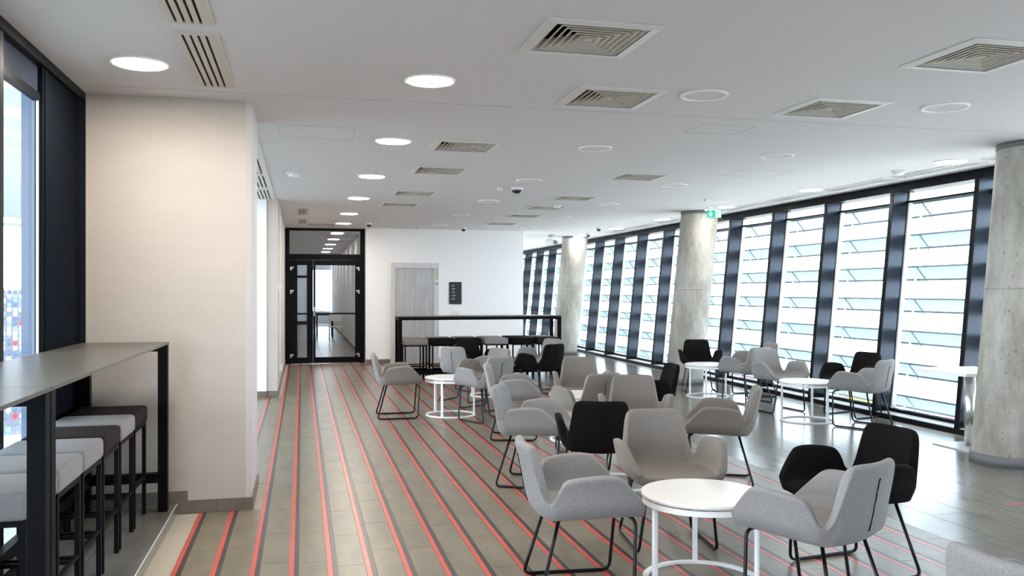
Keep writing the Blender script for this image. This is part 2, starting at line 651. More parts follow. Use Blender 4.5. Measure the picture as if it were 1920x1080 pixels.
# ------------------------------------------------------------------ walls
BEV = 0.035
pier = structgroup('wall_left', (-0.87, 6.6, 0), 'beige plastered wall pier beside the window bar')
MB().prism([(-1.40, 6.2), (-0.338 - BEV, 6.2), (-0.338 - BEV, 7.0), (-1.40, 7.0)], 2, 0, H).build('pier_body', 'beige', pier)
MB().prism([(-0.338 - BEV, 6.2), (-0.338, 6.2 + BEV * 0.6), (-0.338, 7.0), (-0.338 - BEV, 7.0)], 2, 0, H).build('corner_face', 'chamfer', pier)
bl = structgroup('baseboard_left', (-0.8, 6.2, 0), 'brown tile skirting around the beige pier')
for a, b in ((-0.82, -0.56), (-0.557, -0.338)):
    B(a, b, 6.186, 6.2, 0, 0.085).build('skirting_tile', 'skirt', bl)
B(-0.822, -0.75, 6.187, 6.2, 0.06, 0.15).build('skirting_tile', 'skirt', bl)
for a, b in ((-1.38, -1.10), (-1.098, -0.822)):
    B(a, b, 6.186, 6.2, 0.06, 0.15).build('skirting_tile', 'skirt', bl)
for a, b in ((6.186, 6.6), (6.603, 7.0)):
    B(-0.338, -0.324, a, b, 0, 0.085).build('skirting_tile', 'skirt', bl)

# second pier and corridor wall further back on the left
pier2 = structgroup('wall_corridor_left', (-0.6, 15.5, 0), 'white and beige wall pier before the glass door')
B(-1.42, -0.487, 12.7, 18.4, 0, H).build('white_wall', 'white', pier2)
B(-0.487, -0.335, 12.72, 18.4, 0, H).build('beige_wall', 'beige', pier2)
bl2 = structgroup('baseboard_corridor', (-0.6, 12.7, 0), 'brown tile skirting of the far pier')
for a, b, yy in ((-1.0, -0.66, 12.686), (-0.657, -0.487, 12.686), (-0.484, -0.335, 12.706)):
    B(a, b, yy, yy + 0.014, 0, 0.085).build('skirting_tile', 'skirt', bl2)
for i in range(9):
    B(-0.335, -0.322, 12.71 + i * 0.62, 12.71 + i * 0.62 + 0.617, 0, 0.085).build('skirting_tile', 'skirt', bl2)
cd = thing('cable_conduit', (-0.325, 13.4, 0.3), 'thin white conduit running down the far beige pier', 'conduit')
MB().tube([(-0.325, 13.4, 0.3), (-0.325, 13.4, 2.75)], 0.012).build('pipe', 'cable', cd)
for z in (0.6, 1.2, 1.8, 2.4): B(-0.336, -0.308, 13.38, 13.42, z, z + 0.02).build('clip', 'plastic', cd)
sb = thing('socket_box', (-0.31, 13.6, 0.30), 'small white socket box low on the far beige pier', 'socket')
B(-0.336, -0.29, 13.53, 13.67, 0.30, 0.39).build('box', 'plastic', sb)
B(-0.291, -0.284, 13.55, 13.65, 0.315, 0.375).build('cover', 'plastic', sb)
ab = thing('alarm_call_point', (-0.31, 13.1, 1.52), 'small white call point at eye height on the far beige pier', 'call point')
B(-0.336, -0.295, 13.05, 13.15, 1.52, 1.62).build('box', 'plastic', ab)
B(-0.296, -0.290, 13.07, 13.13, 1.545, 1.60).build('button', 'plastic', ab)

# back wall with the lift, room core
DX0, DX1 = -0.335, 1.285
core = struct('wall_back', B(DX1, 4.65, 18.1, 18.3, 0, H), 'white', 'white wall with the lift')
struct('wall_core', B(4.45, 4.65, 18.3, YE, 0, H), 'white', 'white side wall beyond the lift wall')
bb = structgroup('baseboard_back', (3, 18.1, 0), 'dark tile skirting of the lift wall')
for a, b in ((DX1, 1.79), (2.83, 3.43), (3.433, 4.03), (4.033, 4.65)):
    B(a, b, 18.086, 18.1, 0, 0.085).build('skirting_tile', 'skirt', bb)
struct('wall_far', B(4.65, 7.3, YE, YE + 0.2, 0, H), 'white', 'white end wall at the far right')
struct('wall_added_behind', B(-1.6, 7.3, YB - 0.2, YB, 0, H), 'step', 'unseen grey wall added behind the viewer')  # unseen wall added to contain the light, grey to cut frontal fill
# corridor beyond the glass door
struct('floor_corridor', B(-0.6, 1.6, 18.3, 40, -0.2, -0.002), 'tile', 'corridor floor beyond the glass door')
struct('ceiling_corridor', B(-0.6, 1.6, YE, 40, H, H + 0.2), 'ceiling', 'corridor ceiling beyond the glass door')
struct('wall_corridor_right', B(1.31, 1.5, 18.3, 40, 0, H), 'white', 'white corridor wall right of the glass door')
struct('wall_corridor_inner', B(-0.6, -0.38, 18.62, 40, 0, H), 'white', 'white corridor wall left of the glass door')
ew = structgroup('wall_corridor_end', (0.5, 40, 0), 'corridor end wall with a bright window')
MB().box(-0.6, 0.45, 40, 40.2, 0, H).box(0.45, 1.3, 40, 40.2, 0, 0.55).box(0.45, 1.3, 40, 40.2, 2.5, H).build('end_wall', 'white', ew)
w9 = structgroup('window_1', (0.87, 40, 0.55), 'bright window at the corridor end')
B(0.45, 1.3, 40.08, 40.1, 0.55, 2.5).build('pane', 'glass', w9)
MB().box(0.45, 0.49, 40.0, 40.1, 0.55, 2.5).box(0.85, 0.89, 40.0, 40.1, 0.55, 2.5).box(0.45, 1.3, 40.0, 40.1, 2.46, 2.5).box(0.45, 1.3, 40.0, 40.1, 0.55, 0.6).build('window_frame', 'grillew', w9)
d9 = structgroup('door_3', (0.0, 39.96, 0), 'dark framed glass door at the corridor end')
MB().box(-0.3, -0.22, 39.92, 39.99, 0, 2.1).box(0.22, 0.3, 39.92, 39.99, 0, 2.1).box(-0.3, 0.3, 39.92, 39.99, 2.1, 2.2).box(-0.22, 0.22, 39.92, 39.99, 0, 0.15).build('door_frame', 'frame', d9)
B(-0.22, 0.22, 39.95, 39.96, 0.15, 2.1).build('pane', 'bead', d9)
cb = structgroup('baseboard_corridor_right', (1.3, 25, 0), 'skirting of the corridor wall')
B(1.298, 1.312, 18.7, 40, 0, 0.085).build('skirting', 'skirt', cb)
for i in range(6):
    B(-0.38 + 0.27 * i, -0.355 + 0.27 * i, 18.7, 39.9, -0.0015, 0.0006).build('dark_stripe', 'dark', bpy.data.objects['floor_corridor'])
ct = thing('corridor_table', (0.72, 29.0, 0), 'dark table seen through the glass door pane', 'table')
B(0.45, 1.0, 28.4, 29.6, 0.72, 0.75).build('table_top', 'black', ct)
for (x, y) in ((0.48, 28.45), (0.97, 28.45), (0.48, 29.55), (0.97, 29.55)):
    MB().tube([(x, y, 0), (x, y, 0.72)], 0.018).build('leg', 'black', ct)
cc = thing('corridor_chair', (0.98, 26.4, 0), 'slim sled chair seen through the glass door pane', 'chair')
B(0.78, 1.2, 26.2, 26.62, 0.43, 0.45).build('seat', 'trim', cc)
MB().hexa([(0.78, 26.6, 0.60), (1.2, 26.6, 0.60), (1.2, 26.62, 0.60), (0.78, 26.62, 0.60), (0.8, 26.66, 0.80), (1.18, 26.66, 0.80), (1.18, 26.68, 0.80), (0.8, 26.68, 0.80)]).build('backrest', 'trim', cc)
for x in (0.8, 1.18):
    MB().tube(rounded([(x, 26.25, 0.43), (x, 26.18, 0.012), (x, 26.66, 0.012), (x, 26.55, 0.43), (x, 26.67, 0.78)], 0.04), 0.011).build('leg', 'chrome', cc)

# ------------------------------------------------------------------ glass door (door_1)
YD = 18.4
door = structgroup('door_1', (0.47, YD, 0), 'black aluminium glass double door with transom')
fr = MB().box(-0.335, -0.25, YD - 0.04, YD + 0.06, 0, H).box(1.19, DX1, YD - 0.04, YD + 0.06, 0, H)
fr.box(-0.25, 1.19, YD - 0.04, YD + 0.06, H - 0.05, H).box(-0.25, 1.19, YD - 0.04, YD + 0.06, 2.15, 2.27)
fr.build('door_frame', 'frame', door)
B(-0.25, 1.19, YD, YD + 0.008, 2.27, H - 0.05).build('transom_pane', 'doorglass', door)
for (a, b, pa, pb) in ((-0.25, 0.225, -0.09, 0.10), (0.229, 1.19, 0.275, 1.085)):
    lf = MB().box(a, pa, YD - 0.055, YD + 0.02, 0.012, 2.145).box(pb, b, YD - 0.055, YD + 0.02, 0.012, 2.145)
    lf.box(pa, pb, YD - 0.055, YD + 0.02, 0.012, 0.13).box(pa, pb, YD - 0.055, YD + 0.02, 2.04, 2.145)
    leaf = lf.build('door_leaf', 'frame', door)
    B(pa, pb, YD - 0.012, YD - 0.004, 0.13, 2.04).build('pane', 'doorglass', leaf)
    B(pa, pb, YD - 0.004, YD + 0.03, 1.015, 1.05).build('push_bar', 'frame', leaf)
for x in (-0.20, 1.14):
    for z in (0.13, 1.45, 1.93):
        MB().box(x - 0.035, x + 0.035, YD - 0.07, YD - 0.054, z + 0.04, z + 0.075).box(x - 0.035 if x < 0.5 else x, x if x < 0.5 else x + 0.035, YD - 0.07, YD - 0.054, z, z + 0.04).build('hinge', 'chrome', door)
hd = MB().box(0.235, 0.265, YD - 0.068, YD - 0.055, 0.99, 1.17).tube([(0.25, YD - 0.06, 1.12), (0.25, YD - 0.11, 1.12), (0.37, YD - 0.11, 1.12)], 0.011)
hd.build('door_handle', 'chrome', door)

# ------------------------------------------------------------------ lift
lift = thing('elevator', (2.3, 18.08, 0), 'brushed steel lift door set in the white back wall', 'elevator')
B(1.804, 1.885, 18.05, 18.1, 0, 2.093).build('frame_post', 'steel', lift)
B(2.705, 2.802, 18.05, 18.1, 0, 2.093).build('frame_post', 'steel', lift)
B(1.885, 2.705, 18.04, 18.1, 1.985, 2.093).build('header_panel', 'steel', lift)
B(1.885, 2.285, 18.075, 18.1, 0, 1.985).build('door_panel', 'steel2', lift)
B(2.288, 2.705, 18.085, 18.1, 0, 1.985).build('door_panel', 'steel2', lift)
B(2.725, 2.785, 18.044, 18.05, 1.74, 1.99).build('floor_indicator', 'grille', lift)
B(2.725, 2.785, 18.043, 18.05, 1.72, 1.738).build('indicator_strip', 'bead', lift)
sg = MB().ring((0, 0), 0.018, 0.026, 0, 0.003, 20).bar((-0.015, 0.015, 0.0015), (0.015, -0.015, 0.0015), 0.006, 0.003)
sg.v = [(2.755 + x, 18.048 - z, 1.655 + y) for x, y, z in sg.v]
sg.build('warning_pictogram', 'sign', lift)
cbn = B(2.722, 2.788, 18.042, 18.05, 1.045, 1.115).build('call_button', 'bead', lift)
B(2.748, 2.762, 18.039, 18.0425, 1.073, 1.087).build('button_mark', 'sign', cbn)
ds = thing('floor_directory_sign', (3.16, 18.09, 1.225), 'black floor directory sign on the wall beside the lift', 'sign')
B(3.03, 3.296, 18.08, 18.1, 1.225, 1.695).build('panel', 'sign', ds)
for i, (w, w2) in enumerate(((0.05, 0.04), (0.06, 0.055), (0.06, 0.05), (0.09, 0.05), (0.06, 0.05))):
    z = 1.62 - i * 0.07
    B(3.092, 3.092 + w, 18.078, 18.08, z, z + 0.011).build('text_line', 'signtext', ds)
    B(3.092, 3.092 + w2, 18.078, 18.08, z - 0.018, z - 0.009).build('text_line', 'signtext', ds)
    B(3.058, 3.066, 18.078, 18.08, z - 0.004, z + 0.007).build('floor_number', 'signtext', ds)
wsw = thing('wall_switch', (3.16, 18.09, 1.00), 'white double switch plate under the black directory sign', 'switch')
B(3.08, 3.25, 18.088, 18.1, 0.995, 1.075).build('plate', 'plastic', wsw)
B(3.09, 3.16, 18.083, 18.088, 1.005, 1.065).build('rocker', 'plastic', wsw)
B(3.17, 3.24, 18.083, 18.088, 1.005, 1.065).build('rocker', 'plastic', wsw)

# ------------------------------------------------------------------ left window wall
trimL = structgroup('trim_1', (XL, 1.3, 0), 'black head and foot rail of the left window')
B(-1.45, -1.385, YB, 6.2, 2.75, H).build('head_rail', 'frame', trimL)
B(-1.455, -1.415, YB, 5.3, 2.56, 2.60).build('transom', 'frame', trimL)
B(-1.50, -1.40, YB, 5.3, 0.07, 0.13).build('foot_rail', 'frame', trimL)
B(-1.44, -1.43, YB, 5.3, 2.60, 2.75).build('spandrel', 'spandrel', trimL)
B(-1.45, -1.40, YB, 6.2, -0.2, 0.07).build('sill_upstand', 'frame', trimL)
bp = structgroup('trim_2', (XL, 5.75, 0), 'black metal panel between window and pier')
B(-1.45, -1.412, 5.33, 6.06, 0.0, 2.75).build('panel', 'panel', bp)
B(-1.45, -1.385, 6.06, 6.2, 0.0, 2.76).build('edge_profile', 'panel', bp)
B(-1.445, -1.405, 5.30, 5.33, 0.0, 2.75).build('glazing_profile', 'panel', bp)
B(-1.436, -1.424, 5.290, 5.30, 0.1, 2.58).build('glazing_bead', 'bead', bp)
B(-1.45, -1.40, 5.335, 5.38, 0.0, 2.75).build('profile', 'panel', bp)
yy = 4.62
n = 2
while yy > YB:
    w = structgroup('window_%d' % n, (XL, yy, 0), 'tall glazed bay looking into the stadium')
    B(-1.46, -1.395, yy - 0.05, yy, 0.0, 2.75).build('mullion', 'frame', w)
    top = 5.30 if n == 2 else yy + 1.30
    B(-1.44, -1.43, yy, top, 0.13, 2.56).build('pane', 'glass', w)
    yy -= 1.35
    n += 1
w = structgroup('window_%d' % n, (XL, 9.8, 0), 'glazed bay between the two left piers')
for k in range(5):
    B(-1.52, -1.40, 7.0 + k * 1.4, 7.06 + k * 1.4, 0, H).build('mullion', 'frame', w)
B(-1.47, -1.46, 7.0, 12.7, 0.0, H).build('pane', 'glass', w)
struct('facade_column', B(-1.533, -1.453, 5.37, 6.2, -3, 4), 'outcol', 'blue grey outer column beside the left window')

# ------------------------------------------------------------------ right leaning facade
trimR = structgroup('trim_3', (6.9, 14, 0), 'dark head and foot rail of the leaning facade')


def lean_bar(a, b, z0, z1, y0=YB, y1=YE):
    return MB().hexa([(fx(z0) + a, y0, z0), (fx(z0) + b, y0, z0), (fx(z0) + b, y1, z0), (fx(z0) + a, y1, z0),
                      (fx(z1) + a, y0, z1), (fx(z1) + b, y0, z1), (fx(z1) + b, y1, z1), (fx(z1) + a, y1, z1)])


lean_bar(0.03, 0.30, 2.70, H).build('head_rail', 'frame', trimR)
lean_bar(0.21, 0.27, 2.575, 2.60).build('transom', 'frame', trimR)
lean_bar(-0.01, 0.30, -0.01, 0.05).build('foot_rail', 'frame', trimR)
lean_bar(0.20, 0.28, 0.05, 0.09).build('glazing_sill', 'frame', trimR)
lean_bar(0.02, 0.19, 0.05, 0.055).build('sill_plate', 'bead', trimR)
FP, F0 = 1.36, 7.77
ZUP = [2.57 - 0.388 * i for i in range(7)]


def xg(z): return fx(z) + 0.235


nwin = 20
for k in range(-8, 17):
    y0 = F0 + FP * k
    w = structgroup('window_%d' % nwin, (fx(0), y0, 0), 'glazed facade bay with outer glass louvres')
    nwin += 1
    lean_bar(0.0, 0.215, 0.05, 2.70, y0 - 0.052, y0).build('mullion_fin', 'fin', w)
    lean_bar(-0.006, 0.004, 0.05, 2.70, y0 - 0.056, y0 + 0.004).build('fin_edge', 'frame', w)
    lean_bar(0.213, 0.262, 0.05, 2.70, y0 - 0.075, y0 - 0.052).build('glazing_bead', 'bead', w)
    lean_bar(0.213, 0.262, 0.05, 2.70, y0, y0 + 0.02).build('glazing_profile', 'frame', w)
    lean_bar(0.235, 0.243, 0.06, 2.70, y0, y0 + FP - 0.05).build('pane', 'glass', w)
    for zu in ZUP:
        xa, xb, zl = xg(zu) + 0.07, xg(zu) + 0.205, zu - 0.155
        ya, yb = y0 + 0.02, y0 + FP - 0.02
        bl_ = MB().hexa([(xa, ya, zu), (xb, ya, zl), (xb, yb, zl), (xa, yb, zu),
                         (xa + 0.007, ya, zu + 0.007), (xb + 0.007, ya, zl + 0.007), (xb + 0.007, yb, zl + 0.007), (xa + 0.007, yb, zu + 0.007)]).build('louvre_blade', 'blade', w)
        MB().box(xa - 0.008, xa + 0.012, ya, yb, zu - 0.008, zu + 0.012).box(xb - 0.008, xb + 0.014, ya, yb, zl - 0.012, zl + 0.01).build('blade_rail', 'rail', bl_)
        MB().bar((xa, yb - 0.16, zu + 0.004), (xb, yb - 0.16, zl + 0.0), 0.012, 0.016).bar((xb, yb - 0.16, zl), (xb, yb - 0.16, zl - 0.05), 0.012, 0.012).build('bracket', 'rail', bl_)


# ------------------------------------------------------------------ concrete columns
def column(x, y, label):
    c = thing('concrete_column', (x, y, 0), label, 'column', 'round concrete columns')
    mb = MB()
    n = 40
    rows = 14
    for i in range(rows + 1):
        z = H * i / rows
        for j in range(n):
            a = 2 * PI * j / n
            mb.v.append((x + LEAN * z + 0.30 * math.cos(a), y + 0.30 * math.sin(a), z))
    for i in range(rows):
        for j in range(n):
            k = (j + 1) % n
            mb.f.append((i * n + j, i * n + k, (i + 1) * n + k, (i + 1) * n + j))
    mb.build('shaft', 'concrete', c, smooth=True)
    MB().cyl((x, y), 0.312, 0.312, 0.0, 0.09, 40, LEAN).build('base_collar', 'collar', c, smooth=True)
    MB().cyl((x, y), 0.304, 0.304, H - 0.05, H, 40, LEAN).build('top_collar', 'collar', c, smooth=True)
    MB().cyl((x, y), 0.3025, 0.3025, 1.52, 1.545, 40, LEAN).build('casting_joint', 'concrete', c, smooth=True)


column(6.02, 6.33, 'thick leaning concrete column at the right edge beside the pedestal table')
column(6.06, 13.04, 'leaning concrete column standing behind the exit sign')
column(6.08, 19.75, 'pale concrete column beyond the far bar table')


# ------------------------------------------------------------------ shell chair
def make_chair_meshes():
    # side columns (front to back): x, top height above the seat
    side = [(0.275, 0.016), (0.260, 0.036), (0.205, 0.096), (0.150, 0.154), (0.125, 0.172), (0.05, 0.180), (-0.04, 0.175), (-0.108, 0.168),
            (-0.128, 0.158), (-0.137, 0.110), (-0.144, 0.042)]
    back = [(0.185, 0.042), (0.186, 0.280), (0.174, 0.318), (0.13, 0.331), (0.06, 0.334), (0.0, 0.335)]

    def halfw(x): return 0.214 - 0.03 * max(0, (0.0 - x) / 0.17) ** 1.5 - 0.02 * max(0, (x - 0.18) / 0.1) ** 2

    def seatz(x, yv):
        z = 0.432 + 0.028 * (x - 0.0) + 0.02 * (yv / 0.22) ** 2
        if x > 0.2: z -= (x - 0.2) ** 2 * 1.6
        return z
    cols = []          # (base point, outward dir, H, kind)
    for (x, h) in side:
        cols.append(((x, halfw(x)), (0.0, 1.0), h, 'L'))
    for (yv, h) in back:
        cols.append(((-0.170 - 0.012 * (1 - (yv / 0.19) ** 2), yv), (-1.0, 0.0), h, 'B'))
    full = cols + [((c[0][0], -c[0][1]), (c[1][0], -c[1][1]), c[2], 'R' if c[3] == 'L' else 'B') for c in reversed(cols[:-1])]
    corner = {len(side) - 1, len(side), len(full) - 1 - (len(side) - 1), len(full) - 1 - len(side)}
    NL = 6
    bm = bmesh.new()
    ns = len(side)
    nb = len(full) - 2 * ns
    # seat grid
    rowsx = [c[0][0] for c in full[:ns]] + [-0.170]
    grid = {}
    ncol = nb
    bys = [c[0][1] for c in full[ns:ns + nb]]
    for i, xr in enumerate(rowsx):
        hw = halfw(xr) if i < ns else 0.185
        for j in range(ncol):
            yv = bys[j] / 0.185 * hw
            xx = xr if i < ns else full[ns + j][0][0]
            grid[i, j] = bm.verts.new((xx, yv, seatz(xx, yv)))

    def facef(vs, mi):
        vs = [v for q, v in enumerate(vs) if v not in vs[:q]]
        if len(vs) >= 3:
            f = bm.faces.new(vs)
            f.material_index = mi
            f.smooth = True
    for i in range(len(rowsx) - 1):
        for j in range(ncol - 1):
            facef([grid[i, j], grid[i, j + 1], grid[i + 1, j + 1], grid[i + 1, j]], 0)
    base = [grid[i, 0] for i in range(ns)] + [grid[ns, j] for j in range(ncol)] + [grid[i, ncol - 1] for i in range(ns - 1, -1, -1)]
    walls = []
    for ci, (bpnt, d, h, kind) in enumerate(full):
        b = base[ci].co
        colv = [base[ci]]
        for k in range(1, NL + 1):
            fz = k / NL
            z = h * fz
            if kind == 'B':
                off = 0.030 * (1 - math.exp(-z / 0.022)) + 0.17 * z + 0.10 * z * z
                yv = bpnt[1] * (1 - 0.035 * (z / 0.33))
                fwd = 0.018 * (abs(bpnt[1]) / 0.185) ** 2 * min(1, z / 0.1)
                p = (b.x - off + fwd, yv, b.z + z)
                if abs(abs(bpnt[1]) - 0.185) < 1e-4:
                    p = (b.x - off + 0.012 + fwd, bpnt[1] + math.copysign(0.012 * fz, bpnt[1]), b.z + z)
            else:
                sgn = 1 if kind == 'L' else -1
                off = 0.030 * (1 - math.exp(-z / 0.014)) + 0.12 * z + 1.1 * max(0, z - 0.06) ** 2
                xs = b.x
                if h < 0.12 and b.x < -0.1:
                    xs = b.x - 0.012 * fz
                p = (xs, b.y + sgn * off, b.z + z)
            colv.append(bm.verts.new(p))
        walls.append(colv)
    for ci in range(len(full) - 1):
        ka, kb = full[ci][3], full[ci + 1][3]
        kk = ka if ka == kb else ('L' if 'L' in (ka, kb) else 'R')
        mi = {'B': 1, 'L': 2, 'R': 3}[kk]
        for k in range(NL):
            facef([walls[ci][k], walls[ci + 1][k], walls[ci + 1][k + 1], walls[ci][k + 1]], mi)
    # outer skin: the same net pushed outward, then closed along the free edge
    TH = 0.047
    inner_faces = [(tuple(f.verts), f.material_index) for f in bm.faces]
    outer = {}
    nfull = len(full)

    def outdir(ci):
        k = ci if ci < nfull / 2 else nfull - 1 - ci
        sg = 1 if ci < nfull / 2 else -1
        if k == ns - 1: v = (-0.55, 0.83)
        elif k == ns - 2: v = (-0.30, 0.95)
        elif k == ns - 3: v = (-0.12, 0.99)
        elif k == ns: v = (-0.85, 0.52)
        elif k == ns + 1: v = (-0.96, 0.28)
        elif k == ns + 2: v = (-0.99, 0.10)
        elif k < ns: v = (0.0, 1.0)
        else: v = (-1.0, 0.0)
        return v[0], v[1] * sg
    for ci, colv in enumerate(walls):
        ox, oy = outdir(ci)
        for k, v in enumerate(colv):
            f = k / NL
            if k == 0:
                outer[v] = bm.verts.new((v.co.x + ox * TH * 0.85, v.co.y + oy * TH * 0.85, v.co.z - TH))
            else:
                outer[v] = bm.verts.new((v.co.x + ox * TH, v.co.y + oy * TH, v.co.z - 0.55 * TH * (1 - f) ** 2 - 0.004))
    for v in grid.values():
        if v not in outer:
            outer[v] = bm.verts.new((v.co.x, v.co.y, v.co.z - TH))
    for vs, mi in inner_faces:
        f = bm.faces.new([outer[v] for v in reversed(vs)])
        f.material_index = mi
        f.smooth = True
    rim = list(reversed(walls[0][1:])) + [grid[0, j] for j in range(ncol)] + walls[-1][1:] + [w[NL] for w in reversed(walls[1:-1])]
    for q in range(len(rim)):
        a, b = rim[q], rim[(q + 1) % len(rim)]
        e = bm.edges.get((a, b))
        mi = e.link_faces[0].material_index if e and e.link_faces else 0
        f = bm.faces.new([a, b, outer[b], outer[a]])
        f.material_index = mi
        f.smooth = True
    bmesh.ops.recalc_face_normals(bm, faces=bm.faces)
    me = bpy.data.meshes.new('chair_shell')
    bm.to_mesh(me)
    bm.free()
    for _ in range(4): me.materials.append(M['grey'])
    tmp = bpy.data.objects.new('chair_shell_tmp', me)
    col.objects.link(tmp)
    ss = tmp.modifiers.new('ss', 'SUBSURF')
    ss.levels = ss.render_levels = 2
    dg = bpy.context.evaluated_depsgraph_get()
    ev = bpy.data.meshes.new_from_object(tmp.evaluated_get(dg))
    bpy.data.objects.remove(tmp)
    vn = [v.normal.copy() for v in ev.vertices]
    out = []
    for mi, nm in enumerate(('seat', 'backrest', 'armrest', 'armrest')):
        polys = [p for p in ev.polygons if p.material_index == mi]
        idx = {}
        vs, fs, ns_ = [], [], []
        for p in polys:
            q = []
            for vi in p.vertices:
                if vi not in idx:
                    idx[vi] = len(vs)
                    vs.append(ev.vertices[vi].co.copy())
                    ns_.append(vn[vi])
                q.append(idx[vi])
            fs.append(q)
        m2 = bpy.data.meshes.new(nm)
        m2.from_pydata(vs, [], fs)
        m2.polygons.foreach_set('use_smooth', [True] * len(fs))
        m2.materials.append(M['grey'])
        m2.normals_split_custom_set_from_vertices([tuple(nv) for nv in ns_])
        out.append((nm, m2))
    return out, ev


shell_parts, shell_eval = make_chair_meshes()


def outer_back_x(z):
    """outer surface of the backrest on the centre line"""
    best = 0
    for v in shell_eval.vertices:
        if abs(v.co.y) < 0.012 and abs(v.co.z - z) < 0.012: best = min(best, v.co.x)
    return best


seam_pts = []
for i in range(13):
    z = 0.45 + i * 0.020
    seam_pts.append((outer_back_x(z) - 0.0005, 0, z))
seam_mesh = MB().tube(seam_pts, 0.0026, 6).mesh('back_seam', 'seamf', True)


def leg_mesh(s):
    pts = [(0.215, s * 0.15, 0.392), (0.245, s * 0.185, 0.388), (0.222, s * 0.232, 0.0095), (-0.245, s * 0.232, 0.0095), (-0.135, s * 0.165, 0.392)]
    return MB().tube(rounded(pts, 0.045, 6), 0.0092, 8).mesh('sled_leg', 'legmetal', True)


leg_meshes = [leg_mesh(1), leg_mesh(-1)]
cross_mesh = MB().tube([(-0.135, -0.165, 0.392), (-0.135, 0.165, 0.392)], 0.009).mesh('crossbar', 'legmetal', True)
cross_mesh2 = MB().tube([(0.215, -0.15, 0.392), (0.215, 0.15, 0.392)], 0.009).mesh('crossbar', 'legmetal', True)
tag_mesh = B(-0.156, -0.148, 0.247, 0.252, 0.435, 0.475).mesh('fabric_tag', 'seamf')
tinted = {}


def tinted_mesh(me, m):
    k = (me.name, m)
    if k not in tinted:
        c = me.copy()
        c.materials.clear()
        c.materials.append(M[m])
        tinted[k] = c
    return tinted[k]


def chair(x, y, phi, m, label, group):
    t = thing('shell_armchair', (x, y, 0), label, 'chair', group, math.radians(phi))
    for nm, me in shell_parts:
        o = bpy.data.objects.new(nm, tinted_mesh(me, m))
        o.parent = t
        col.objects.link(o)
        if nm == 'backrest':
            s = bpy.data.objects.new('back_seam', seam_mesh)
            s.parent = o
            col.objects.link(s)
    for nm, me in (('sled_leg', leg_meshes[0]), ('sled_leg', leg_meshes[1]), ('crossbar', cross_mesh), ('crossbar', cross_mesh2)):
        o = bpy.data.objects.new(nm, me)
        o.parent = t
        col.objects.link(o)
    return t


GA, GB_, GC, GD, GE, GF = ('chairs around the nearest coffee table', 'chairs around the second coffee table', 'chairs around the third coffee table',
                           'chairs around the coffee table by the striped aisle', 'chairs in front of the far bar table', 'chairs by the leaning windows')
CH = [
    (1.36, 4.17, -5, 'grey', 'grey chair left of the nearest coffee table, slit back toward the aisle', GA),
    (2.12, 4.80, -97, 'taupe', 'taupe chair facing the viewer directly behind the nearest coffee table', GA),
    (2.30, 3.54, 115, 'grey', 'large grey chair right of the nearest table, seen from behind with slit', GA),
    (2.88, 4.09, 187, 'darkf', 'black chair behind the large grey slit-back chair at lower right', GA),
    (2.18, 2.06, 4, 'grey', 'grey chair back cut off by the bottom right corner', GA),
    (1.76, 6.55, -27, 'grey', 'light grey chair beside the stripes facing right, left of the black chair back', GB_),
    (2.05, 5.80, 72, 'darkf', 'black chair seen from behind at the centre of the foreground', GB_),
    (2.77, 6.93, -108, 'taupe', 'taupe chair facing the viewer behind the black centre chair', GB_),
    (3.20, 6.22, 154, 'taupe', 'taupe chair in profile facing left, standing alone right of centre', GB_),
    (2.12, 8.62, -14, 'grey', 'grey chair in profile facing right, next behind the light grey one by the stripes', GC),
    (2.60, 7.66, 102, 'taupe', 'taupe slit-back chair seen from behind above the black centre chair', GC),
    (2.98, 9.04, -103, 'taupe', 'taupe chair facing the viewer just below the far concrete column', GC),
    (3.42, 8.24, 176, 'darkf', 'black chair in profile facing left, just before the middle concrete column', GC),
    (1.11, 10.37, -2, 'taupe', 'taupe chair in profile alone on the striped aisle left of its coffee table', GD),
    (2.08, 9.84, 116, 'grey', 'light grey slit-back chair at the right of the aisle coffee table', GD),
    (2.27, 10.80, 212, 'taupe', 'taupe chair behind the aisle coffee table facing left', GD),
    (2.15, 11.66, 47, 'grey', 'light grey slit-back chair behind the aisle coffee table, before the lift', GE),
    (2.57, 12.86, -70, 'darkf', 'dark chair against the far bar table, third stool hidden behind it', GE),
    (3.33, 11.92, 118, 'darkf', 'black slit-back chair before the right end of the far bar table', GE),
    (3.58, 12.88, 208, 'grey', 'light grey chair behind the black slit-back chair at the far bar table', GE),
    (5.82, 11.98, -106, 'darkf', 'dark chair facing the viewer at the foot of the middle concrete column', GF),
    (5.85, 10.62, 104, 'grey', 'grey chair seen sideways between the two window coffee tables', GF),
    (6.32, 11.26, 176, 'taupe', 'grey chair farthest against the windows, only its back top showing', GF),
    (5.80, 9.74, -84, 'grey', 'light grey chair facing the viewer behind the nearer window coffee table', GF),
    (6.44, 9.14, 194, 'darkf', 'dark chair beside the windows behind the light grey slit-back chair', GF),
    (6.04, 8.40, 118, 'grey', 'light grey slit-back chair at the right of the nearer window coffee table', GF),
]
chairs = [chair(*a) for a in CH]
for i in (0, 5):
    o = bpy.data.objects.new('fabric_tag', tag_mesh)
    o.parent = chairs[i]
    o.scale = (1, -1, 1)
    col.objects.link(o)


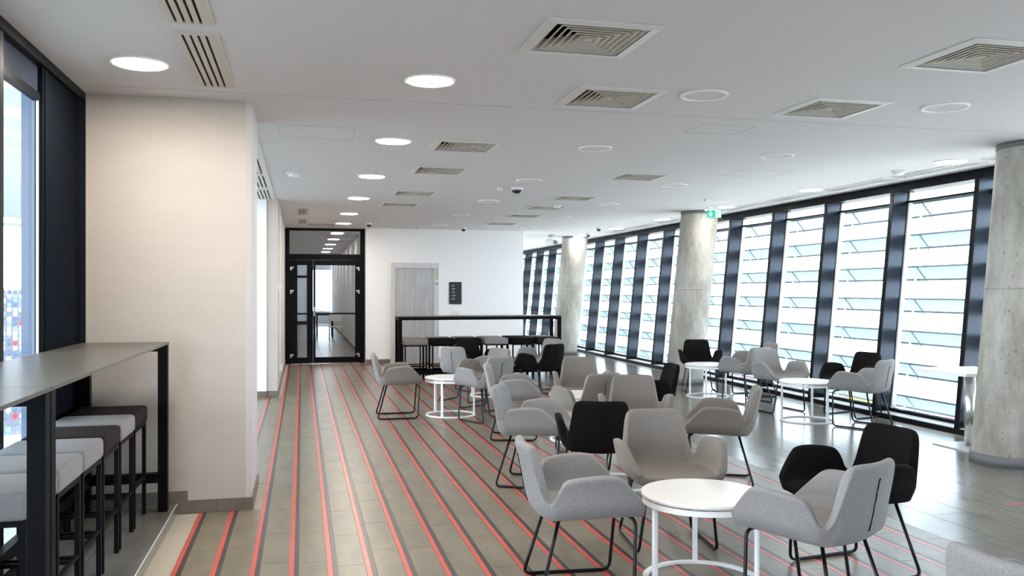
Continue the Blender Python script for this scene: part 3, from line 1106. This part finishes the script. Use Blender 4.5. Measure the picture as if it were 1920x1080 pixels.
# ------------------------------------------------------------------ round coffee tables
def coffee_table(x, y, a0, label, first=[None]):
    if first[0] is None:
        t = thing('coffee_table', (0, 0, 0), label, 'table', 'round white coffee tables')
        r = 0.312
        MB().lathe((0, 0), [(r - 0.004, 0.440), (r, 0.443), (r, 0.459), (r - 0.003, 0.462)], 56).build('table_top', 'tabletop', t, True, True)
        MB().ring((0, 0), r - 0.022, r - 0.006, 0.405, 0.433, 56).build('top_ring', 'whitemetal', t, False, True)
        MB().ring((0, 0), r - 0.035, r - 0.008, 0.0, 0.014, 56).build('base_ring', 'whitemetal', t, False, True)
        for k in range(3):
            a = k * 2 * PI / 3
            c, s = math.cos(a), math.sin(a)
            m = MB().box(r - 0.03, r - 0.012, -0.013, 0.013, 0.014, 0.440)
            m.v = [(px * c - py * s, px * s + py * c, pz) for px, py, pz in m.v]
            m.build('leg', 'whitemetal', t, False, True)
        first[0] = t
    else:
        t = copy_tree(first[0])
        t['label'] = label
    t.location = (x, y, 0)
    t.rotation_euler = (0, 0, math.radians(a0) - YAW)
    return t


coffee_table(2.015, 4.12, 85, 'largest round white coffee table nearest the viewer')
coffee_table(2.44, 6.37, 180, 'round white coffee table mostly hidden behind the black centre chair')
coffee_table(1.755, 10.38, 14, 'round white coffee table on the striped aisle beside the lone taupe chair')
coffee_table(2.74, 8.36, 190, 'white coffee table edge showing between the taupe chairs at centre')
coffee_table(5.64, 11.36, 14, 'farther round white coffee table by the windows, before the dark chair')
coffee_table(5.70, 8.94, 60, 'nearer round white coffee table by the windows between grey chairs')
coffee_table(2.66, 12.20, 200, 'white coffee table hidden among chairs before the far bar table')

# pedestal table by the right column
pt = thing('pedestal_table', (6.25, 7.04, 0), 'white square table on a steel post behind the right column', 'table')
o = B(5.90, 6.60, 6.69, 7.39, 0.715, 0.742).build('table_top', 'tabletop', pt)
MB().cyl((6.25, 7.04), 0.05, 0.05, 0.012, 0.715, 28).build('post', 'chrome', pt, smooth=True)
B(6.02, 6.48, 6.81, 7.27, 0.0, 0.012).build('base_plate', 'steel', pt)
MB().cyl((6.25, 7.04), 0.10, 0.10, 0.70, 0.715, 24).build('mounting_plate', 'steel', pt)


# ------------------------------------------------------------------ bar tables
def bar_table(x0, x1, y0, y1, z0, h, label, along):
    """portal frames at both ends; along = 'x' or 'y' is the long direction"""
    t = thing('bar_table', ((x0 + x1) / 2, (y0 + y1) / 2, z0), label, 'table')
    zt = z0 + h
    top = B(x0, x1, y0, y1, zt - 0.014, zt).build('table_top', 'bartop', t)
    w = 0.058
    zr = zt - 0.014
    if along == 'x':
        for xx in (x0 + 0.002, x1 - w - 0.002):
            for yy in (y0 + 0.004, y1 - w - 0.004):
                B(xx, xx + w, yy, yy + w, z0, zr).build('leg', 'black', t)
            B(xx, xx + w, y0 + w + 0.004, y1 - w - 0.004, zr - w, zr).build('end_rail', 'black', t)
        for yy in (y0 + 0.004, y1 - w - 0.004):
            B(x0 + w + 0.002, x1 - w - 0.002, yy, yy + w, zr - 0.05, zr).build('long_rail', 'black', t)
            B(x0 + w + 0.002, x1 - w - 0.002, yy + 0.01, yy + 0.045, z0 + 0.1, z0 + 0.15).build('foot_rail', 'black', t)
    else:
        for yy in (y0 + 0.004, y1 - w - 0.004):
            for xx in (x0 + 0.004, x1 - w - 0.004):
                B(xx, xx + w, yy, yy + w, z0, zr).build('leg', 'black', t)
            B(x0 + w + 0.004, x1 - w - 0.004, yy, yy + w, zr - 0.045, zr).build('end_rail', 'black', t)
            B(x0 + w + 0.004, x1 - w - 0.004, yy, yy + w, z0 + 0.19, z0 + 0.25).build('foot_rail', 'black', t)
        B(x0 + 0.03, x0 + 0.07, y0 + w + 0.004, y1 - w - 0.004, z0 + 0.19, z0 + 0.25).build('foot_rail', 'black', t)
    return t


bar_table(1.565, 4.40, 14.44, 15.0, 0, 1.078, 'long black framed bar table standing in front of the lift wall', 'x')
bar_table(-1.375, -0.845, 3.302, 6.04, 0.068, 1.10, 'grey topped bar table along the left window, end against the beige pier', 'y')
bar_table(-1.375, -0.845, 0.70, 3.298, 0.068, 1.10, 'nearer grey topped bar table cut off by the left edge', 'y')


def stool(x, y, z, m, label, group, first={}):
    if m not in first:
        t = thing('bar_stool', (0, 0, 0), label, 'stool', group)
        me = B(-0.2, 0.2, -0.2, 0.2, 0.595, 0.70).mesh('cushion', m)
        bevel_mesh(me, 0.028, 3)
        o = bpy.data.objects.new('cushion', me)
        o.parent = t
        col.objects.link(o)
        f = MB().box(-0.19, 0.19, -0.19, -0.168, 0.575, 0.597).box(-0.19, 0.19, 0.168, 0.19, 0.575, 0.597)
        f.box(-0.19, -0.168, -0.168, 0.168, 0.575, 0.597).box(0.168, 0.19, -0.168, 0.168, 0.575, 0.597)
        f.build('seat_frame', 'black', t, False, True)
        for sx in (-1, 1):
            for sy in (-1, 1):
                B(sx * 0.179 - 0.011, sx * 0.179 + 0.011, sy * 0.179 - 0.011, sy * 0.179 + 0.011, 0, 0.575).build('leg', 'black', t, False, True)
        for a, b, c, d in ((-0.168, 0.168, -0.187, -0.171), (-0.168, 0.168, 0.171, 0.187), (-0.187, -0.171, -0.168, 0.168), (0.171, 0.187, -0.168, 0.168)):
            zz = 0.20 if a == -0.168 and b == 0.168 else 0.23
            B(a, b, c, d, zz, zz + 0.018).build('foot_rail', 'black', t, False, True)
        first[m] = t
    else:
        t = copy_tree(first[m])
        t['label'] = label
        t['group'] = group
    t.location = (x, y, z)
    return t


LS = [('brownf', 'dark brown stool tucked closest to the beige pier at the left bar'),
      ('grey', 'light grey stool second from the beige pier at the left bar'),
      ('brownf', 'dark brown stool third from the beige pier at the left bar'),
      ('grey', 'grey stool fourth from the beige pier at the left bar'),
      ('grey', 'grey stool fifth from the beige pier at the left bar'),
      ('grey', 'grey stool nearest the viewer beside the left bar table leg')]
for i, (m, lb) in enumerate(LS):
    stool(-1.165, 5.775 - i * 0.423, 0.068, m, lb, 'stools at the left window bar')
FS = [('taupe', 'taupe stool at the left end of the far bar table, front row'),
      ('darkf', 'black stool second from left, front row of the far bar table'),
      ('darkf', 'dark stool third from left behind the dark chair at the far bar table'),
      ('grey', 'light grey stool fourth from left, front row of the far bar table'),
      ('darkf', 'black stool fifth from left, front row of the far bar table'),
      ('brownf', 'dark stool at the right end of the far bar table, front row')]
for i, (m, lb) in enumerate(FS):
    stool(1.85 + i * 0.462, 14.58, 0, m, lb, 'stools along the front of the far bar table')
BS = ['grey', 'taupe', 'grey', 'grey', 'darkf', 'taupe']
ordn = ['first', 'second', 'third', 'fourth', 'fifth', 'sixth']
for i, m in enumerate(BS):
    stool(1.85 + i * 0.462, 15.02, 0, m, '%s stool from the left in the back row of the far bar table' % ordn[i], 'stools along the back of the far bar table')


# ------------------------------------------------------------------ ceiling fittings
def lamp_fitting(x, y, on, label, group, z=H):
    t = thing('ceiling_lamp' if on else 'ceiling_disc', (x, y, z - 0.02), label, 'lamp' if on else 'disc', group)
    MB().ring((x, y), 0.138, 0.158, z - 0.010, z, 40).build('trim_ring', 'trim', t)
    MB().cyl((x, y), 0.138, 0.138, z - (0.012 if on else 0.004), z, 40).build('diffuser' if on else 'cover', on if on else 'ceiling', t)
    return t


AIS = ['nearest lit round lamp above the striped aisle', 'second nearest lit lamp above the striped aisle', 'third lit lamp along the striped aisle',
       'fourth lit lamp along the striped aisle', 'fifth lit lamp along the striped aisle', 'lit lamp closest to the glass door']
for i, yv in enumerate((5.31, 7.52, 9.88, 12.24, 14.7, 16.85)):
    lamp_fitting(0.77, yv, 'lamp', AIS[i], 'lit lamps above the aisle')
for i, yv in enumerate((2.95,)):
    lamp_fitting(0.77, yv, 'lamp', 'lit aisle lamp out of view above or behind the viewer', 'lit lamps above the aisle')
lamp_fitting(-0.90, 5.30, 'lamp', 'lit lamp in front of the beige pier above the left bar', 'lit lamps above the left bar')
for yv in (2.95,): lamp_fitting(-0.90, yv, 'lamp', 'lit lamp above the left bar out of view near the viewer', 'lit lamps above the left bar')
WIN = ['lit lamp by the windows beside the right column', 'second lit lamp along the windows from the right', 'lit lamp by the windows just behind the exit sign',
       'lit lamp left of the middle column top', 'fifth lit lamp along the windows from the right', 'farthest lit lamp along the windows']
for i, yv in enumerate((7.39, 9.85, 12.2, 14.55, 16.9, 19.3)):
    lamp_fitting(6.33, yv, 'lampc', WIN[i], 'lit lamps along the windows')
for yv in (5.0, 2.65, 0.3): lamp_fitting(6.33, yv, 'lampc', 'lit window lamp out of view at the right', 'lit lamps along the windows')
for i in range(8):
    lamp_fitting(0.77, 19.6 + i * 2.4, 'lampk', '%s corridor lamp behind the transom glass counting from the door' % (ordn + ['seventh', 'eighth'])[i], 'lit corridor lamps')
for yv in (22.0, 24.4, 26.8, 29.2): lamp_fitting(5.9, yv, 'lampc', 'lit lamp in the far area beyond the lift wall', 'far lamps beyond the lift wall')
UN = [(2.60, 5.28, 'white ceiling disc between the two largest rows of square grilles'), (4.43, 5.22, 'white ceiling disc near the top right, right of a square grille'),
      (2.60, 7.48, 'white ceiling disc near the picture centre top'), (4.45, 7.48, 'white ceiling disc left of the first window lamp'),
      (2.60, 9.84, 'thin white ceiling disc next to the dome camera'), (4.45, 9.85, 'thin white ceiling disc right of the middle square grille'),
      (2.62, 12.22, 'faint white ceiling disc third row back at centre'), (4.45, 12.2, 'faint white ceiling disc left of the exit sign'),
      (2.64, 14.57, 'faint white ceiling disc fourth row back at centre'), (4.45, 14.55, 'faint white ceiling disc fourth row back at right'),
      (2.64, 16.9, 'faint white ceiling disc nearest the lift wall'), (4.45, 16.9, 'faint white ceiling disc nearest the far column')]
for x, yv, lb in UN: lamp_fitting(x, yv, None, lb, 'unlit ceiling discs')


def diffuser(x, y, label, first=[None]):
    if first[0] is None:
        t = thing('square_ceiling_diffuser', (0, 0, 0), label, 'air vent', 'square ceiling air diffusers')
        vo = MB()
        r, zt = 0.25, 0.14
        vo.add([(-r, -r, 0), (r, -r, 0), (r, r, 0), (-r, r, 0), (-r, -r, zt), (r, -r, zt), (r, r, zt), (-r, r, zt)],
               [(4, 5, 6, 7), (0, 1, 5, 4), (1, 2, 6, 5), (2, 3, 7, 6), (3, 0, 4, 7)])
        vo.build('duct_box', 'void', t, False, True)

        def sq_ring(ri, ro, z_i, z_o, th):
            vs = []
            for (r, z) in ((ri, z_i), (ro, z_o), (ro, z_o - th), (ri, z_i - th)):
                vs += [(-r, -r, z), (r, -r, z), (r, r, z), (-r, r, z)]
            fs = []
            for a in range(4):
                b = (a + 1) % 4
                for k in range(4):
                    fs.append((a * 4 + k, a * 4 + (k + 1) % 4, b * 4 + (k + 1) % 4, b * 4 + k))
            return MB().add(vs, fs)
        sq_ring(0.246, 0.298, -0.008, -0.001, 0.005).build('frame', 'grillew', t, False, True)
        for k in range(6):
            ro = 0.236 - k * 0.036
            va = sq_ring(max(ro - 0.040, 0.004), ro, 0.046, -0.003, 0.0016)
            va.add(*(lambda q: (q.v, q.f))(sq_ring(ro - 0.003, ro + 0.004, -0.004, -0.004, 0.003)))
            va.build('vane', 'grille', t, False, True)
        B(-0.020, 0.020, -0.020, 0.020, -0.007, -0.003).build('centre_plate', 'grille', t, False, True)
        first[0] = t
    else:
        t = copy_tree(first[0])
        t['label'] = label
    t.location = (x, y, H)
    return t


for d in DF: diffuser(*d)


def slot_grille(x0, x1, y0, y1, label, group, nb=4, m='grille', gap=0.36):
    t = thing('slot_air_grille', ((x0 + x1) / 2, (y0 + y1) / 2, H - 0.01), label, 'air vent', group)
    B(x0 + 0.01, x1 - 0.01, y0 + 0.01, y1 - 0.01, H - 0.0015, H).build('void', 'void', t)
    fr_ = MB().box(x0, x0 + 0.026, y0, y1, H - 0.012, H).box(x1 - 0.026, x1, y0, y1, H - 0.012, H)
    fr_.box(x0 + 0.026, x1 - 0.026, y0, y0 + 0.026, H - 0.012, H).box(x0 + 0.026, x1 - 0.026, y1 - 0.026, y1, H - 0.012, H)
    fr_.build('frame', m, t)
    wi = (x1 - x0 - 0.052)
    pit = wi / nb
    for k in range(nb):
        xa = x0 + 0.026 + pit * k
        a = xa + pit * gap
        MB().hexa([(a, y0 + 0.026, H - 0.012), (xa + pit, y0 + 0.026, H - 0.012), (xa + pit, y1 - 0.026, H - 0.012), (a, y1 - 0.026, H - 0.012),
                   (a + 0.004, y0 + 0.026, H - 0.001), (xa + pit, y0 + 0.026, H - 0.001), (xa + pit, y1 - 0.026, H - 0.001), (a + 0.004, y1 - 0.026, H - 0.001)]).build('slat', m, t)
    return t


for (a, b, lb) in ((4.60, 5.78, 'four-slot air grille above the left bar, whole in view'), (3.26, 4.44, 'four-slot air grille above the left bar cut by the top edge')):
    slot_grille(-0.62, -0.415, a, b, lb, 'slot grilles above the left bar')
for i, (a, b) in enumerate(((7.20, 8.40), (8.62, 9.95), (10.10, 11.25), (11.45, 12.66))):
    slot_grille(-0.60, -0.365, a, b, '%s slot air grille behind the beige pier' % ordn[i], 'slot grilles behind the pier', m='grillew')
for i, (a, b) in enumerate(((14.03, 15.1), (16.0, 17.15))):
    slot_grille(-0.07, 0.105, a, b, ('slot air grille left of the fifth aisle lamp', 'slot air grille directly before the glass door')[i], 'slot grilles near the door')
for i in range(9):
    y0 = 5.98 + i * FP
    slot_grille(6.52, 6.74, y0, y0 + 1.22, '%s slot air grille along the window head from the right' % (ordn + ['seventh', 'eighth', 'ninth'])[i], 'slot grilles along the windows', 3, 'grillew', 0.62)


def dome_camera(x, y, label, r=0.055):
    t = thing('dome_camera', (x, y, H - 0.08), label, 'camera', 'ceiling dome cameras')
    MB().cyl((x, y), r, r, H - 0.035, H, 20).build('base', 'plastic', t, True)
    MB().lathe((x, y), [(r * 0.25, H - 0.078), (r * 0.6, H - 0.068), (r * 0.82, H - 0.05), (r * 0.85, H - 0.035)], 18).build('dome', 'dome', t, True)
    return t


dome_camera(2.63, 10.55, 'white dome camera on the ceiling at picture centre', 0.075)
dome_camera(3.22, 17.45, 'white dome camera near the lift wall, right of the cone detector')
dome_camera(5.92, 16.8, 'white dome camera near the far column top')
dome_camera(1.25, 16.7, 'small dome camera right of the lamp by the glass door')
dome_camera(6.30, 18.6, 'dark dome camera between the far column and windows')


def detector(x, y, label, r=0.06):
    t = thing('smoke_detector', (x, y, H - 0.05), label, 'detector', 'ceiling detectors')
    MB().cyl((x, y), r, r, H - 0.018, H, 24).build('base', 'plastic', t, True)
    MB().cyl((x, y), r * 0.7, r * 0.8, H - 0.042, H - 0.018, 24).build('sensor_head', 'plastic', t, True)


detector(-0.08, 9.86, 'flat round detector on the ceiling left of the third aisle lamp', 0.08)
detector(2.33, 17.7, 'white cone detector on the ceiling above the lift', 0.07)
detector(3.77, 12.6, 'round detector beside the third square grille of the right row', 0.07)
detector(6.30, 8.13, 'small round disc detector left of the first window lamp', 0.07)
detector(2.42, 10.6, 'tiny detector left of the central dome camera', 0.04)

bc = thing('bullet_camera', (5.61, 19.2, 2.55), 'hanging bullet camera left of the far column', 'camera')
MB().cyl((5.61, 19.2), 0.07, 0.07, H - 0.05, H, 16).build('mount', 'truss', bc, True)
MB().tube([(5.61, 19.2, H - 0.05), (5.61, 19.2, 2.67)], 0.025).build('arm', 'plastic', bc, True)
MB().tube([(5.56, 19.36, 2.66), (5.66, 19.06, 2.62)], 0.06, 14).build('housing', 'plastic', bc, True)
MB().tube([(5.66, 19.06, 2.62), (5.668, 19.035, 2.617)], 0.048, 14).build('lens', 'dome', bc, True)

# exit sign
ex = thing('exit_sign', (5.70, 11.27, 2.52), 'green exit sign with down arrow hanging before the middle column', 'sign')
B(5.56, 5.84, 11.24, 11.30, H - 0.03, H).build('ceiling_bar', 'plastic', ex)
for x in (5.62, 5.78): MB().tube([(x, 11.27, 2.69), (x, 11.27, H - 0.03)], 0.0025, 6).build('hanging_wire', 'plastic', ex)
B(5.60, 5.80, 11.25, 11.29, 2.675, 2.70).build('top_holder', 'plastic', ex)
B(5.565, 5.835, 11.262, 11.278, 2.525, 2.675).build('acrylic_plate', 'glass', ex)
pl = B(5.59, 5.81, 11.258, 11.262, 2.545, 2.655).build('green_panel', 'green', ex)
ar = [(5.632, 2.645), (5.648, 2.645), (5.648, 2.602), (5.670, 2.602), (5.670, 2.592), (5.640, 2.558), (5.610, 2.592), (5.610, 2.602), (5.632, 2.602)]
MB().prism(ar, 1, 11.2555, 11.258).build('arrow', 'exitw', pl)
B(5.715, 5.80, 11.2555, 11.258, 2.55, 2.65).build('doorway', 'exitw', pl)
rm = MB().cyl((0, 0), 0.008, 0.008, 0, 0.002, 12)
rm.v = [(5.752 + x, 11.2555 - z, 2.634 + y) for x, y, z in rm.v]
for (a, b) in (((5.75, 2.624), (5.742, 2.594)), ((5.742, 2.594), (5.722, 2.578)), ((5.722, 2.578), (5.708, 2.578)), ((5.742, 2.594), (5.760, 2.578)), ((5.760, 2.578), (5.762, 2.556)),
               ((5.75, 2.62), (5.730, 2.612)), ((5.730, 2.612), (5.722, 2.600)), ((5.75, 2.62), (5.770, 2.604)), ((5.770, 2.604), (5.784, 2.608))):
    rm.bar((a[0], 11.2545, a[1]), (b[0], 11.2545, b[1]), 0.007, 0.007)
rm.build('running_figure', 'green', pl)

# ------------------------------------------------------------------ outside, right: ground and coloured blocks far below
struct('ground', B(9.0, 260, -120, 320, -9.5, -9.0), 'ground', 'pale ground far below the leaning windows')
for (x, y, sx, sy, sz, m, lb) in ((49.6, 56.9, 1.3, 1.5, 1.3, 'pink', 'pink block outside at the foot of the bay beside the right column'),
                                  (47.9, 67.0, 2.0, 1.4, 1.5, 'yellow', 'yellow block outside below the slit-back chair at the windows'),
                                  (50.2, 66.2, 1.2, 1.2, 1.6, 'sky', 'light blue block outside right of the yellow block'),
                                  (46, 73, 4, 2, 1.6, 'sky', 'wide light blue block outside left of the yellow block'),
                                  (48, 86, 2, 1.6, 1.6, 'pink', 'distant pink block outside below the window coffee table')):
    c = thing('storage_block', (x, y, -9.0), lb, 'block', 'coloured blocks far outside')
    B(x - sx / 2, x + sx / 2, y - sy / 2, y + sy / 2, -9.0, -9.0 + sz * 0.93).build('body', m, c)
    B(x - sx / 2 - 0.06, x + sx / 2 + 0.06, y - sy / 2 - 0.06, y + sy / 2 + 0.06, -9.0 + sz * 0.93, -9.0 + sz).build('lid', m, c)

# ------------------------------------------------------------------ outside, left: opposite stand of the stadium
D0 = Vector((-0.3224, 1.1076, 0))
LAT = Vector((0.960, 0.2795, 0))
stand = structgroup('grandstand', D0 * 97 + Vector((0, 0, -14)), 'opposite stadium stand with seat rows seen through the left window')


def stand_box(l0, l1, t0, t1, z0, z1):
    q = [D0 * t0 + LAT * l0, D0 * t0 + LAT * l1, D0 * t1 + LAT * l1, D0 * t1 + LAT * l0]
    return MB().hexa([(p.x, p.y, z0) for p in q] + [(p.x, p.y, z1) for p in q])


NR, NC = 27, 11
for j in range(NR):
    t = 108 - 0.8 * j
    stand_box(-22, 22, t - 0.35, t + 0.5, -15.5, 0.85 - 0.53 * j).build('terrace_step', 'step', stand)
stand_box(-22, 22, 108.5, 109, -15.5, 1.9).build('rear_wall', 'roofw', stand)
seat_me = {}
for m in ('seatb', 'seatl', 'seatw', 'seatr', 'seatg'):
    s = MB()
    for (a0, b0, z0, a1, b1, z1) in ((-0.21, -0.02, 0.34, 0.21, 0.36, 0.40), (-0.21, 0.32, 0.40, 0.21, 0.38, 0.78), (-0.05, 0.20, 0.0, 0.05, 0.30, 0.34)):
        s.box(a0, a1, b0, b1, z0, z1)
    seat_me[m] = s.mesh('stadium_seat', m)
ang = math.atan2(LAT.y, LAT.x)
SC = ['seatw', 'seatl', 'seatb', 'seatg', 'seatw', 'seatg', 'seatg', 'seatb', 'seatl', 'seatw', 'seatg', 'seatb', 'seatw', 'seatr']
rs = random.Random(23)
cname = {'seatb': 'dark blue', 'seatl': 'light blue', 'seatw': 'white', 'seatr': 'red', 'seatg': 'grey'}
extra = {m: MB() for m in seat_me}
for j in range(NR):
    t = 108 - 0.8 * j
    z = 0.85 - 0.53 * j
    for i in range(-30, 31):
        m = rs.choice(SC)
        p = D0 * (t - 0.25) + LAT * (i * 0.62)
        if abs(i) <= NC // 2:
            o = bpy.data.objects.new('stadium_seat', seat_me[m])
            o.location = (p.x, p.y, z)
            o.rotation_euler = (0, 0, ang)
            col.objects.link(o)
            tag(o, 'tiny %s seat on the far stadium stand in the left window' % cname[m], 'seat', 'stadium seats seen through the left window')
        else:
            c, s_ = math.cos(ang), math.sin(ang)
            b = MB().box(-0.21, 0.21, 0.32, 0.38, 0.40, 0.78).box(-0.21, 0.21, -0.02, 0.36, 0.34, 0.40)
            extra[m].add([(p.x + x * c - y * s_, p.y + x * s_ + y * c, z + zz) for x, y, zz in b.v], b.f)
for m, mb in extra.items():
    tag(mb.build('seat_row_field', m, stand), kind='stuff')
rf = thing('stadium_roof', D0 * 95 + Vector((0, 0, 9)), 'pale stadium roof with steel trusses seen high in the left window', 'roof')
for k in range(10):
    t0 = 60 + k * 5.0
    q = [D0 * t0 + LAT * -25, D0 * t0 + LAT * 25, D0 * (t0 + 4.6) + LAT * 25, D0 * (t0 + 4.6) + LAT * -25]
    zz = 28 - 0.22 * (t0 - 60)
    MB().hexa([(p.x, p.y, zz) for p in q] + [(p.x, p.y, zz + 0.3) for p in q]).build('roof_panel', 'roofw', rf)
for k in range(-6, 7):
    a, b = D0 * 60 + LAT * (k * 3.6), D0 * 110 + LAT * (k * 3.6)
    MB().bar((a.x, a.y, 27.4), (b.x, b.y, 16.4), 0.35, 0.5).build('roof_beam', 'truss', rf)
    a, b = D0 * 104 + LAT * (k * 3.6), D0 * 104 + LAT * (k * 3.6 + 1.8)
    MB().bar((a.x, a.y, 17.4), (b.x, b.y, 9.5), 0.25, 0.25).build('truss_diagonal', 'truss', rf)
    a = D0 * 104 + LAT * (k * 3.6 + 3.6)
    MB().bar((a.x, a.y, 17.4), (b.x, b.y, 9.5), 0.25, 0.25).build('truss_diagonal', 'truss', rf)
for z in (9.5, 12.5):
    a, b = D0 * 104 + LAT * -24, D0 * 104 + LAT * 24
    MB().bar((a.x, a.y, z), (b.x, b.y, z), 0.35, 0.35).build('truss_chord', 'truss', rf)

# canopy over the near stand, outside the left windows
cp = structgroup('stadium_canopy', (-16, 30, 9), 'pale canopy of the near stand above the left windows')
for k in range(26):
    y0 = -40 + k * 6.0
    MB().hexa([(-1.9, y0, 7.6), (-42, y0, 11.6), (-42, y0 + 5.7, 11.6), (-1.9, y0 + 5.7, 7.6), (-1.9, y0, 7.8), (-42, y0, 11.8), (-42, y0 + 5.7, 11.8), (-1.9, y0 + 5.7, 7.8)]).build('canopy_panel', 'roofw', cp)
    MB().bar((-1.9, y0, 7.2), (-42, y0, 11.2), 0.3, 0.6).build('canopy_beam', 'truss', cp)

struct('ground_added', B(-260, -3.0, -200, 330, -17.0, -16.0), 'pitch', 'stadium floor added far below the left windows')  # added ground, keeps sky light from below off the ceiling
